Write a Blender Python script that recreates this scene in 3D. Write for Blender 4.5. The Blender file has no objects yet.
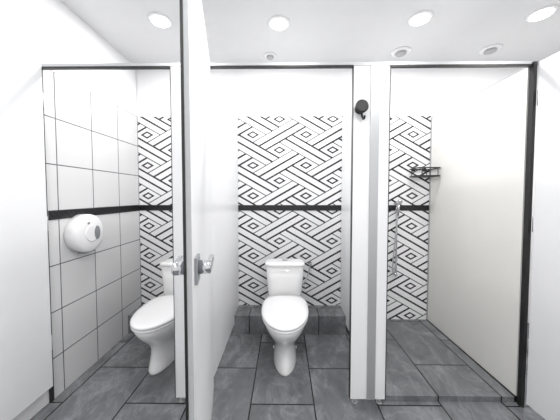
import bpy, bmesh, math
from mathutils import Vector, Matrix
S=bpy.context.scene
S.view_settings.view_transform='Standard'
COL=bpy.context.collection

# ---------------- materials ----------------
class N:
    def __init__(s,name):
        s.m=bpy.data.materials.new(name); s.m.use_nodes=True
        s.t=s.m.node_tree; s.b=s.t.nodes['Principled BSDF']
    def n(s,typ,**k):
        x=s.t.nodes.new(typ)
        for a,v in k.items(): setattr(x,a,v)
        return x
    def l(s,a,b): s.t.links.new(a,b)
    def math(s,op,a,b=None,c=None):
        x=s.n('ShaderNodeMath',operation=op)
        for i,v in enumerate((a,b,c)):
            if v is None: continue
            if isinstance(v,(int,float)): x.inputs[i].default_value=v
            else: s.l(v,x.inputs[i])
        return x.outputs[0]
    def mix(s,f,c1,c2):
        x=s.n('ShaderNodeMix',data_type='RGBA')
        s.l(f,x.inputs[0])
        for i,v in ((6,c1),(7,c2)):
            if isinstance(v,tuple): x.inputs[i].default_value=(*v,1)
            else: s.l(v,x.inputs[i])
        return x.outputs[2]
def simple(name,col,rough=.4,metal=0,noise=0.02,scale=8,emit=0,coat=0):
    M=N(name); M.b.inputs['Roughness'].default_value=rough; M.b.inputs['Metallic'].default_value=metal
    M.b.inputs['Coat Weight'].default_value=coat
    tc=M.n('ShaderNodeTexCoord'); nz=M.n('ShaderNodeTexNoise'); nz.inputs['Scale'].default_value=scale
    M.l(tc.outputs['Object'],nz.inputs['Vector'])
    lo=tuple(max(0,c*(1-noise)) for c in col); hi=tuple(min(1,c*(1+noise)) for c in col)
    M.l(M.mix(nz.outputs['Fac'],lo,hi),M.b.inputs['Base Color'])
    if emit:
        M.b.inputs['Emission Color'].default_value=(1,1,1,1); M.b.inputs['Emission Strength'].default_value=emit
    return M.m
paint=simple('wall_paint',(.87,.87,.88),.6)
ceilm=simple('ceiling_paint',(.77,.775,.785),.3)
panelm=simple('laminate_white',(.84,.845,.86),.3)
creamm=simple('laminate_cream',(.79,.785,.755),.3)
black=simple('black_metal',(.012,.012,.012),.35)
alu=simple('aluminium',(.50,.51,.52),.35,.6)
alu_w=simple('edge_banding_grey',(.42,.43,.44),.4)
chrome=simple('chrome',(.6,.6,.62),.15,1)
ceram=simple('ceramic',(.92,.92,.92),.06,coat=.5)
plastic=simple('white_plastic',(.90,.90,.91),.18)
greyp=simple('grey_plastic',(.24,.25,.27),.3)
lampm=simple('lamp_lens',(1,1,1),.4,emit=12)
ventg=simple('vent_grey',(.45,.45,.46),.5)

def pos(M):
    g=M.n('ShaderNodeNewGeometry'); sp=M.n('ShaderNodeSeparateXYZ'); M.l(g.outputs['Position'],sp.inputs[0]); return g,sp
def near_int(M,v,w):   # 1 where v within w of an integer
    f=M.math('FRACT',v); d=M.math('MINIMUM',f,M.math('SUBTRACT',1.0,f)); return M.math('LESS_THAN',d,w)
def zrow(M,z):
    return M.math('DIVIDE',M.math('SUBTRACT',M.math('ABSOLUTE',M.math('SUBTRACT',z,1.1925)),.0275),.3)

# left white tile
M=N('white_tile'); g,sp=pos(M)
ly=near_int(M,M.math('DIVIDE',M.math('SUBTRACT',sp.outputs['Y'],1.634),.3065),.012)
lz=near_int(M,zrow(M,sp.outputs['Z']),.012)
grout=M.math('MAXIMUM',ly,lz)
M.l(M.mix(grout,(.70,.70,.705),(.12,.12,.125)),M.b.inputs['Base Color']); M.b.inputs['Roughness'].default_value=.15
whitetile=M.m
# geometric tile
M=N('geometric_tile'); g,sp=pos(M)
W,H=.54,.31
xs=M.math('DIVIDE',M.math('ADD',sp.outputs['X'],.46+10*W),W); zs=M.math('DIVIDE',M.math('SUBTRACT',sp.outputs['Z'],-.08),H)
a=M.math('ADD',xs,zs); b=M.math('ADD',M.math('SUBTRACT',xs,zs),30.0)
fa=M.math('FRACT',a); fb=M.math('FRACT',b)
B=.50; K=2; sc=K/B; E=.030
inA=M.math('LESS_THAN',fb,B+E); inB=M.math('LESS_THAN',fa,B+E)
lnA=near_int(M,M.math('MULTIPLY',fb,sc),.13); lnB=near_int(M,M.math('MULTIPLY',fa,sc),.13)
par=M.math('MODULO',M.math('ADD',M.math('FLOOR',a),M.math('FLOOR',b)),2.0)
par=M.math('GREATER_THAN',par,.5)
nB=M.math('SUBTRACT',1.0,inB); nA=M.math('SUBTRACT',1.0,inA); nP=M.math('SUBTRACT',1.0,par)
showA=M.math('MULTIPLY',inA,M.math('MAXIMUM',nB,par)); showB=M.math('MULTIPLY',inB,M.math('MAXIMUM',nA,nP))
line=M.math('MAXIMUM',M.math('MULTIPLY',lnA,showA),M.math('MULTIPLY',lnB,showB))
da=M.math('ABSOLUTE',M.math('SUBTRACT',fa,(1+B+E)/2)); db=M.math('ABSOLUTE',M.math('SUBTRACT',fb,(1+B+E)/2))
dm=M.math('MAXIMUM',da,db)
ring=M.math('LESS_THAN',M.math('ABSOLUTE',M.math('SUBTRACT',dm,.095)),.027)
line=M.math('MAXIMUM',line,ring)
line=M.math('MINIMUM',line,1.0)
c1=M.mix(line,(.87,.87,.88),(.008,.008,.010))
gr=M.math('MAXIMUM',near_int(M,zrow(M,sp.outputs['Z']),.006),near_int(M,M.math('DIVIDE',M.math('ADD',sp.outputs['X'],.48),.30),.006))
gr=M.math('MULTIPLY',gr,.35)
M.l(M.mix(gr,c1,(.5,.5,.5)),M.b.inputs['Base Color']); M.b.inputs['Roughness'].default_value=.3
geo=M.m
# slate floor
def slate(name,vertical=False):
    M=N(name); g,sp=pos(M)
    cx=M.n('ShaderNodeCombineXYZ'); M.l(M.math('ADD',sp.outputs['Y'],.12),cx.inputs[0]); M.l(M.math('ADD',sp.outputs['X'],.21),cx.inputs[1])
    if vertical:
        M.l(sp.outputs['X'],cx.inputs[0]); M.l(M.math('ADD',sp.outputs['Y'],.3),cx.inputs[1])
    br=M.n('ShaderNodeTexBrick'); M.l(cx.outputs[0],br.inputs['Vector'])
    br.inputs['Scale'].default_value=1; br.inputs['Brick Width'].default_value=.66; br.inputs['Row Height'].default_value=.40
    br.inputs['Mortar Size'].default_value=.0045; br.inputs['Mortar Smooth'].default_value=0; br.offset=.5
    br.inputs['Color1'].default_value=(.2,.2,.2,1); br.inputs['Color2'].default_value=(.95,.95,.95,1); br.inputs['Mortar'].default_value=(0,0,0,1)
    vm=M.n('ShaderNodeVectorMath',operation='MULTIPLY_ADD'); M.l(br.outputs['Color'],vm.inputs[0]); vm.inputs[1].default_value=(7,5,3); M.l(g.outputs['Position'],vm.inputs[2])
    mp=M.n('ShaderNodeMapping'); mp.inputs['Rotation'].default_value=(0,0,.7); mp.inputs['Scale'].default_value=(1.3,.8,1); M.l(vm.outputs[0],mp.inputs['Vector'])
    nz=M.n('ShaderNodeTexNoise'); nz.inputs['Scale'].default_value=4.0; nz.inputs['Detail'].default_value=10; nz.inputs['Roughness'].default_value=.75; nz.inputs['Distortion'].default_value=.5
    M.l(mp.outputs[0],nz.inputs['Vector'])
    r=M.n('ShaderNodeValToRGB'); M.l(nz.outputs['Fac'],r.inputs[0])
    e=r.color_ramp.elements; e[0].position=.28; e[0].color=(.080,.083,.090,1); e[1].position=.78; e[1].color=(.34,.35,.37,1)
    q=r.color_ramp.elements.new(.52); q.color=(.15,.155,.165,1)
    n2=M.n('ShaderNodeTexNoise'); n2.inputs['Scale'].default_value=2.2; n2.inputs['Detail'].default_value=6; n2.inputs['Roughness'].default_value=.6; n2.inputs['Distortion'].default_value=.6
    M.l(mp.outputs[0],n2.inputs['Vector'])
    v=M.math('SUBTRACT',1.0,M.math('MULTIPLY',M.math('ABSOLUTE',M.math('SUBTRACT',n2.outputs['Fac'],.5)),38.0))
    v=M.math('MULTIPLY',M.math('MAXIMUM',v,0.0),.16)
    c=M.mix(v,r.outputs[0],(.42,.43,.45))
    # small tone change from tile to tile
    tone=M.math('MULTIPLY',M.math('SUBTRACT',br.outputs['Color'],.2),.16)
    c=M.mix(tone,c,(.32,.33,.35))
    M.l(M.mix(br.outputs['Fac'],c,(.014,.014,.015)),M.b.inputs['Base Color']); M.b.inputs['Roughness'].default_value=.24
    return M.m
slatem=slate('slate_floor'); slate2=slate('slate_ledge',True)
# trim
M=N('black_mosaic'); g,sp=pos(M)
s=M.math('SINE',M.math('MULTIPLY',M.math('ADD',M.math('ADD',sp.outputs['X'],sp.outputs['Y']),sp.outputs['Z']),160.0))
M.l(M.mix(M.math('GREATER_THAN',s,.6),(.006,.006,.007),(.022,.022,.024)),M.b.inputs['Base Color']); M.b.inputs['Roughness'].default_value=.3
mosaic=M.m

# ---------------- mesh helpers ----------------
def obj(name,bm,mat,parent=None,smooth=False):
    me=bpy.data.meshes.new(name); bmesh.ops.recalc_face_normals(bm,faces=bm.faces[:]); bm.to_mesh(me); bm.free()
    me.materials.append(mat)
    if smooth:
        for p in me.polygons: p.use_smooth=True
    o=bpy.data.objects.new(name,me); COL.objects.link(o)
    if parent: o.parent=parent
    return o
def addbox(bm,x0,x1,y0,y1,z0,z1):
    m=Matrix.Translation(((x0+x1)/2,(y0+y1)/2,(z0+z1)/2))@Matrix.Diagonal((abs(x1-x0),abs(y1-y0),abs(z1-z0),1))
    return bmesh.ops.create_cube(bm,size=1,matrix=m)['verts']
def box(name,x0,x1,y0,y1,z0,z1,mat,parent=None,bev=0):
    bm=bmesh.new(); addbox(bm,x0,x1,y0,y1,z0,z1)
    if bev: bmesh.ops.bevel(bm,geom=bm.edges[:],offset=bev,segments=2,affect='EDGES',profile=.6)
    return obj(name,bm,mat,parent)
def empty(name,loc=(0,0,0)):
    e=bpy.data.objects.new(name,None); e.location=loc; e.empty_display_size=.1; COL.objects.link(e); return e
def loft(name,rings,mat,parent=None,smooth=True,sub=0):
    bm=bmesh.new(); R=[[bm.verts.new(p) for p in r] for r in rings]
    n=len(R[0])
    for A,Bq in zip(R,R[1:]):
        for i in range(n): bm.faces.new((A[i],A[(i+1)%n],Bq[(i+1)%n],Bq[i]))
    bm.faces.new(R[0][::-1]); bm.faces.new(R[-1])
    return obj(name,bm,mat,parent,smooth)
def cyl(name,c,axis,r,h,mat,parent=None,r2=None,seg=40,bev=0,smooth=True):
    ax=Vector(axis).normalized(); q=Vector((0,0,1)).rotation_difference(ax); c=Vector(c)
    r2=r if r2 is None else r2
    prof=[(r,0),(r2,h-bev),(r2-bev*.3,h-bev*.3),(r2-bev,h)] if bev else [(r,0),(r2,h)]
    return revolve(name,c,q,prof,mat,parent,seg,smooth)
def revolve(name,c,q,prof,mat,parent=None,seg=40,smooth=True):
    rings=[[c+q@Vector((rr*math.cos(2*math.pi*i/seg),rr*math.sin(2*math.pi*i/seg),z)) for i in range(seg)] for rr,z in prof]
    o=loft(name,rings,mat,parent,False)
    if smooth:
        for p in o.data.polygons:
            if len(p.vertices)==4: p.use_smooth=True
    return o
def rot(axis): return Vector((0,0,1)).rotation_difference(Vector(axis).normalized())
def tube(name,pts,r,mat,parent=None,cyclic=False,splines=None):
    cu=bpy.data.curves.new(name,'CURVE'); cu.dimensions='3D'; cu.bevel_depth=r; cu.bevel_resolution=3
    for pp in (splines or [pts]):
        s=cu.splines.new('POLY'); s.points.add(len(pp)-1); s.use_cyclic_u=cyclic
        for i,p in enumerate(pp): s.points[i].co=(*p,1)
    cu.materials.append(mat)
    o=bpy.data.objects.new(name,cu); COL.objects.link(o)
    if parent: o.parent=parent
    return o
def sq(cx,cy,z,hx,hy,n=40,p=5.0):
    out=[]
    for i in range(n):
        t=2*math.pi*i/n; c,s=math.cos(t),math.sin(t)
        out.append((cx+hx*math.copysign(abs(c)**(2/p),c),cy+hy*math.copysign(abs(s)**(2/p),s),z))
    return out
def egg(cx,yf,yb,z,hw,n=48,p=2.0,pb=3.0,f=.58):
    ym=yf+(yb-yf)*f; out=[]
    for i in range(n):
        t=2*math.pi*i/n; c,s=math.cos(t),math.sin(t)
        pw=p if s<0 else pb
        x=cx+hw*math.copysign(abs(c)**(2/pw),c)
        yy=ym+((ym-yf) if s<0 else (yb-ym))*math.copysign(abs(s)**(2/pw),s)
        out.append((x,yy,z))
    return out

# ---------------- room ----------------
BY=2.56; FY=1.55; CZ=2.62; TT=2.12
XL=-1.49; XR=2.7; YB=-1.3
RX=1.478
box('floor',XL-.1,XR+.1,YB-.1,BY+.1,-.1,0,slatem)
box('ceiling',XL-.1,XR+.1,YB-.1,BY+.1,CZ,CZ+.1,ceilm)
box('wall_back',XL-.1,XR+.1,BY+.008,BY+.1,0,CZ,paint)
box('wall_left',XL-.1,XL-.008,YB,BY,0,CZ,paint)
box('wall_right',XR,XR+.1,YB,BY,0,CZ,paint)
box('wall_front',XL-.1,XR+.1,YB-.1,YB,0,CZ,paint)
box('wall_tile_left',XL-.008,XL,FY-.0,BY,0,TT,whitetile)
box('wall_tile_back',XL,RX,BY,BY+.008,0,TT,geo)
box('trim_1',XL,XL+.006,FY+.012,BY,1.165,1.22,mosaic)
box('trim_2',XL,RX-.001,BY-.006,BY,1.165,1.22,mosaic)
box('ledge',XL,.584,2.326,BY-.001,0,.178,slate2)  # slate ledge along the back wall of the toilet stalls
box('shower_slab',.612,RX-.008,FY+.014,BY-.001,0,.035,slatem)  # low raised floor slab of the shower stall

# ---------------- partitions ----------------
PT=2.11
box('partition_panel',-.495,-.47,FY+.012,BY-.007,.10,PT-.014,panelm)
box('partition_panel.001',.585,.61,FY+.012,BY-.007,.10,PT-.014,panelm)
rp=empty('partition_panel.002')
box('panel',RX,RX+.025,FY+.012,BY-.002,.04,PT-.014,creamm,rp)
box('top_cap',RX-.002,RX+.027,FY+.012,BY-.002,PT-.014,PT-.007,alu,rp)
box('bottom_channel',RX-.006,RX+.028,FY+.012,BY-.002,.0,.042,black,rp)
box('wall_channel',RX-.006,RX,BY-.02,BY-.007,.045,PT-.014,alu,rp)
# front frame
fr=empty('stall_frame')
box('header_rail',XL,RX+.02,FY-.018,FY+.012,PT-.012,PT+.008,alu,fr)
box('header_seal_1',XL,-.69,FY-.02,FY+.0,PT-.022,PT-.010,black,fr)
box('header_seal_2',-.455,.415,FY-.02,FY+.0,PT-.022,PT-.010,black,fr)
box('header_seal_3',.635,RX+.01,FY-.02,FY+.0,PT-.022,PT-.010,black,fr)
box('post_left',XL-.006,XL+.008,FY-.02,FY+.0,0,PT,black,fr)
box('post_right',RX-.003,RX+.016,FY-.03,FY+.0,0.0,PT,black,fr)
def pilaster(x0,x1,pre,strip):
    box(pre+'_panel',x0+.003,x1-.004,FY-.015,FY+.01,.035,PT-.012,panelm,fr)
    box(pre+'_edge_l',x0,x0+.003,FY-.018,FY+.012,.035,PT-.012,black,fr)
    box(pre+'_edge_r',x1-.004,x1,FY-.018,FY+.012,.035,PT-.012,black,fr)
    box(pre+'_strip',strip[0],strip[1],FY-.022,FY-.015,.035,PT-.012,alu,fr,.002)
    for k,xx in enumerate((x0+.035,x1-.035)):
        cyl(f'{pre}_foot_{k}',(xx,FY,0),(0,0,1),.018,.010,alu,fr)
        cyl(f'{pre}_leg_{k}',(xx,FY,.010),(0,0,1),.010,.027,alu,fr)
pilaster(-.69,-.455,'pilaster_1',(-.56,-.51))
pilaster(.415,.640,'pilaster_2',(.520,.572))

# ---------------- doors ----------------
def door(name,hx,hy,ang,w=.85,z0=.12,z1=2.10,sides='ab'):
    e=empty(name,(hx,hy,0)); e.rotation_euler=(0,0,math.radians(ang))
    box('leaf',.0,w,-.010,.010,z0,z1,panelm,e,.001)
    box('edge_profile',w,w+.005,-.0105,.0105,z0,z1,alu_w,e)
    box('edge_seal',w+.005,w+.008,-.0105,-.003,z0,z1,black,e)
    for i,zz in enumerate((.35,1.1,1.85)):
        cyl(f'hinge_{i}',(-.004,0,zz),(0,0,1),.009,.09,alu,e)
    hz=1.10; hxx=w-.08
    for sgn,nm in ((1,'a'),(-1,'b')):
        if nm not in sides: continue
        box('lock_plate_'+nm,hxx-.034,hxx+.034,sgn*.010,sgn*.019,hz-.045,hz+.035,greyp,e,.002)
        cyl('lever_boss_'+nm,(hxx,sgn*.018,hz+.0),(0,sgn,0),.021,.038,chrome,e,bev=.005)
        box('lever_'+nm,hxx-.11,hxx+.016,sgn*.042,sgn*.058,hz-.013,hz+.014,chrome,e,.005)
    return e
door('door_1',-1.464,FY-.035,-90.0,w=.80,sides='a')
door('door_2',-.449,FY-.035,-77.5,w=.86)
door('door_3',RX+.022,FY-.045,-89.0,w=.82,z0=.04)

# ---------------- toilet ----------------
def toilet(cx):
    t=empty('toilet')
    X=cx
    rings=[egg(X,1.775,2.27,0,.094,f=.5),egg(X,1.775,2.27,.015,.096,f=.5),egg(X,1.79,2.26,.06,.090,f=.5),
           egg(X,1.81,2.25,.12,.086,f=.5),egg(X,1.81,2.25,.17,.091,f=.5),egg(X,1.785,2.26,.215,.111,f=.5),
           egg(X,1.74,2.27,.26,.140,f=.52),egg(X,1.695,2.28,.305,.160,f=.55),egg(X,1.665,2.29,.345,.173,f=.56),
           egg(X,1.652,2.29,.372,.178,f=.57),egg(X,1.655,2.29,.382,.176,f=.57)]
    loft('bowl',rings,ceram,t)
    loft('tank_shelf',[sq(X,2.30,.285,.10,.10,p=4),sq(X,2.31,.33,.14,.12,p=4),sq(X,2.315,.372,.158,.128,p=4),sq(X,2.315,.388,.155,.125,p=4)],ceram,t)
    loft('seat',[egg(X,1.648,2.20,.384,.178,pb=3.5),egg(X,1.640,2.205,.389,.184,pb=3.5),egg(X,1.640,2.205,.399,.184,pb=3.5),egg(X,1.648,2.20,.403,.178,pb=3.5)],plastic,t)
    loft('seat_lid',[egg(X,1.647,2.20,.406,.178,pb=3.5),egg(X,1.637,2.208,.410,.186,pb=3.5),egg(X,1.637,2.208,.420,.186,pb=3.5),egg(X,1.647,2.20,.428,.178,pb=3.5),
        egg(X,1.685,2.17,.434,.147,pb=3.2),egg(X,1.80,2.08,.438,.07)],plastic,t)
    for k,s in enumerate((-.07,.07)):
        cyl(f'hinge_{k}',(X+s-.02,2.215,.405),(1,0,0),.012,.04,plastic,t)
    y=2.335
    loft('tank',[sq(X,y,.386,.140,.070),sq(X,y,.395,.152,.080),sq(X,y,.42,.158,.085),sq(X,y,.55,.168,.089),sq(X,y,.672,.175,.092)],ceram,t)
    loft('tank_lid',[sq(X,y,.672,.178,.095),sq(X,y,.676,.185,.101),sq(X,y,.692,.185,.101),sq(X,y,.702,.178,.094),sq(X,y,.706,.15,.075),sq(X,y,.707,.05,.03)],ceram,t)
    cyl('flush_button',(X,y,.705),(0,0,1),.026,.010,chrome,t,bev=.003)
    for k,s in enumerate((-1,1)):
        cyl(f'bolt_cap_{k}',(X+s*.092,2.08,.03),(s,0,0),.011,.008,plastic,t,bev=.003)
    return t
toilet(0.008)
toilet(-.965)
def valve(x):
    v=empty('water_valve')
    cyl('flange',(x,BY-.001,.62),(0,-1,0),.022,.008,chrome,v)
    cyl('stem',(x,BY-.009,.62),(0,-1,0),.009,.05,chrome,v)
    cyl('knob',(x,BY-.055,.62),(0,-1,0),.016,.02,chrome,v,bev=.003)
    tube('hose',[(x,BY-.04,.62),(x-.005,BY-.045,.58),(x-.02,BY-.06,.53),(x-.05,BY-.09,.47),(x-.08,BY-.12,.44),(x-.11,BY-.16,.43)],.006,alu,v)
valve(.265)

# ---------------- paper dispenser ----------------
d=empty('toilet_paper_dispenser'); c=Vector((XL+.001,1.80,1.045)); q=rot((1,0,0))
revolve('housing',c,q,[(.128,0),(.138,.006),(.138,.062),(.132,.078),(.118,.086),(.06,.089)],plastic,d,56)
revolve('cover_ring',c+Vector((.086,0,0)),q,[(.062,0),(.062,.006),(.056,.009)],plastic,d)
loft('view_window',[[(XL+.09+dx,1.845+.028*math.cos(a)*k,1.045+.050*math.sin(a)*k) for a in [2*math.pi*i/28 for i in range(28)]] for dx,k in ((0,1),(.0075,1),(.0095,.85))],greyp,d)
cyl('lock',(XL+.086,1.77,1.12),(1,0,0),.009,.008,chrome,d)
box('paper_slot',XL+.02,XL+.068,1.75,1.85,.904,.916,greyp,d)

# ---------------- robe hook ----------------
h=empty('robe_hook'); hx,hz=.455,1.84; hy=FY-.015
revolve('rosette',Vector((hx,hy,hz)),rot((0,-1,0)),[(.030,0),(.030,.008),(.026,.011)],black,h)
revolve('knob',Vector((hx,hy-.01,hz)),rot((0,-1,0)),[(.010,0),(.010,.022),(.030,.03),(.038,.037),(.038,.044),(.030,.049)],black,h)
tube('hook',[(hx+.01,hy-.006,hz-.02),(hx+.015,hy-.010,hz-.05),(hx+.017,hy-.022,hz-.066),(hx+.018,hy-.038,hz-.066),(hx+.018,hy-.046,hz-.052)],.006,black,h)

# ---------------- shower shelf ----------------
w=empty('shower_shelf'); x0,x1=1.26,RX-.010; y0,y1=2.36,2.548; za,zb=1.58,1.505
spl=[]
def rect(z,i=0):
    r=.03; pts=[]
    for (cx,cy,a0) in ((x1-r,y1-r,0),(x0+r,y1-r,90),(x0+r,y0+r,180),(x1-r,y0+r,270)):
        for k in range(5):
            a=math.radians(a0+k*22.5); pts.append((cx+r*math.cos(a),cy+r*math.sin(a),z))
    return pts
tube('rails',None,.006,black,w,True,[rect(za),rect(zb)])
spl=[[(x0+.03+i*(x1-x0-.06)/8,y0,zb),(x0+.03+i*(x1-x0-.06)/8,y1,zb)] for i in range(9)]
spl+=[[(x,y0,zb),(x,y0,za)] for x in (x0+.03,(x0+x1)/2,x1-.03)]+[[(x,y1,zb),(x,y1,za)] for x in (x0+.03,x1-.03)]
tube('wires',None,.004,black,w,False,spl)
for k,x in enumerate((x0+.05,x1-.05)): cyl(f'mount_{k}',(x,BY-.001,za),(0,-1,0),.018,.015,black,w,bev=.003)
# ---------------- shower rail ----------------
s=empty('shower_rail'); sx=1.13; sy=BY-.05
tube('rail',[(sx,sy,1.26),(sx,sy,.50)],.008,chrome,s)
for k,z in enumerate((1.24,.52)):
    cyl(f'bracket_{k}',(sx,BY-.007,z),(0,-1,0),.014,.055,chrome,s,bev=.003)
cyl('slider',(sx,sy,1.16),(0,0,1),.014,.04,chrome,s,bev=.003)
cyl('hand_shower_handle',(sx,sy-.026,1.12),(0,-.15,1),.010,.13,chrome,s)
cyl('hand_shower_head',(sx,sy-.052,1.26),(0,-1,-.4),.020,.018,chrome,s,r2=.024,bev=.004)
hp=[]
for i in range(25):
    t=i/24; hp.append((sx-.045*math.sin(math.pi*t),sy-.026,1.12-.58*math.sin(math.pi*t*.75)))
tube('hose',hp,.006,alu,s)

# ---------------- ceiling fixtures ----------------
def area(loc,r,power,col=(1,.99,.975)):
    L=bpy.data.lights.new('downlight_lamp','AREA'); L.shape='DISK'; L.size=2*r; L.energy=power; L.color=col
    o=bpy.data.objects.new('downlight_lamp',L); o.location=loc; COL.objects.link(o); return o
def downlight(x,y,power=26):
    e=empty('downlight')
    revolve('trim_ring',Vector((x,y,CZ)),rot((0,0,-1)),[(.084,0),(.084,.004),(.077,.010),(.064,.010),(.060,.003)],plastic,e)
    cyl('lens',(x,y,CZ-.004),(0,0,-1),.060,.0085,lampm,e)
    o=area((x,y,CZ-.016),.055,power); o.parent=e
P=11.2
for x,y in ((-.92,1.90),(-.04,1.94),(1.00,1.90),(1.84,1.86)): downlight(x,y,P)
for x,y in ((-.9,.5),(.1,.3),(1.1,.4),(2.0,.4),(-.5,-.6),(.9,-.6)): downlight(x,y,P)  # unseen downlights over and behind the camera, added for ambient light
def vent(x,y,r,inner):
    e=empty('ceiling_vent')
    revolve('rim',Vector((x,y,CZ)),rot((0,0,-1)),[(r,0),(r,.006),(r*.85,.012),(r*.7,.010)],plastic,e)
    revolve('core',Vector((x,y,CZ-.008)),rot((0,0,-1)),[(r*.55,0),(r*.55,.014),(r*.45,.018)],inner,e)
vent(-.13,2.38,.06,ventg); vent(1.06,2.33,.085,ventg); vent(1.84,2.30,.085,ventg)

Wd=bpy.data.worlds.new('w'); S.world=Wd; Wd.use_nodes=True
Wd.node_tree.nodes['Background'].inputs[0].default_value=(.9,.93,1,1); Wd.node_tree.nodes['Background'].inputs[1].default_value=.3

cam=bpy.data.cameras.new('camera'); cam.lens=36*250/560; cam.sensor_width=36; cam.clip_start=.02
cam.shift_x=-.0025; cam.shift_y=-.009
co=bpy.data.objects.new('camera',cam); COL.objects.link(co); co.location=(0,0,1.32)
co.rotation_euler=(math.radians(90-2.2),0,math.radians(.6)); S.camera=co
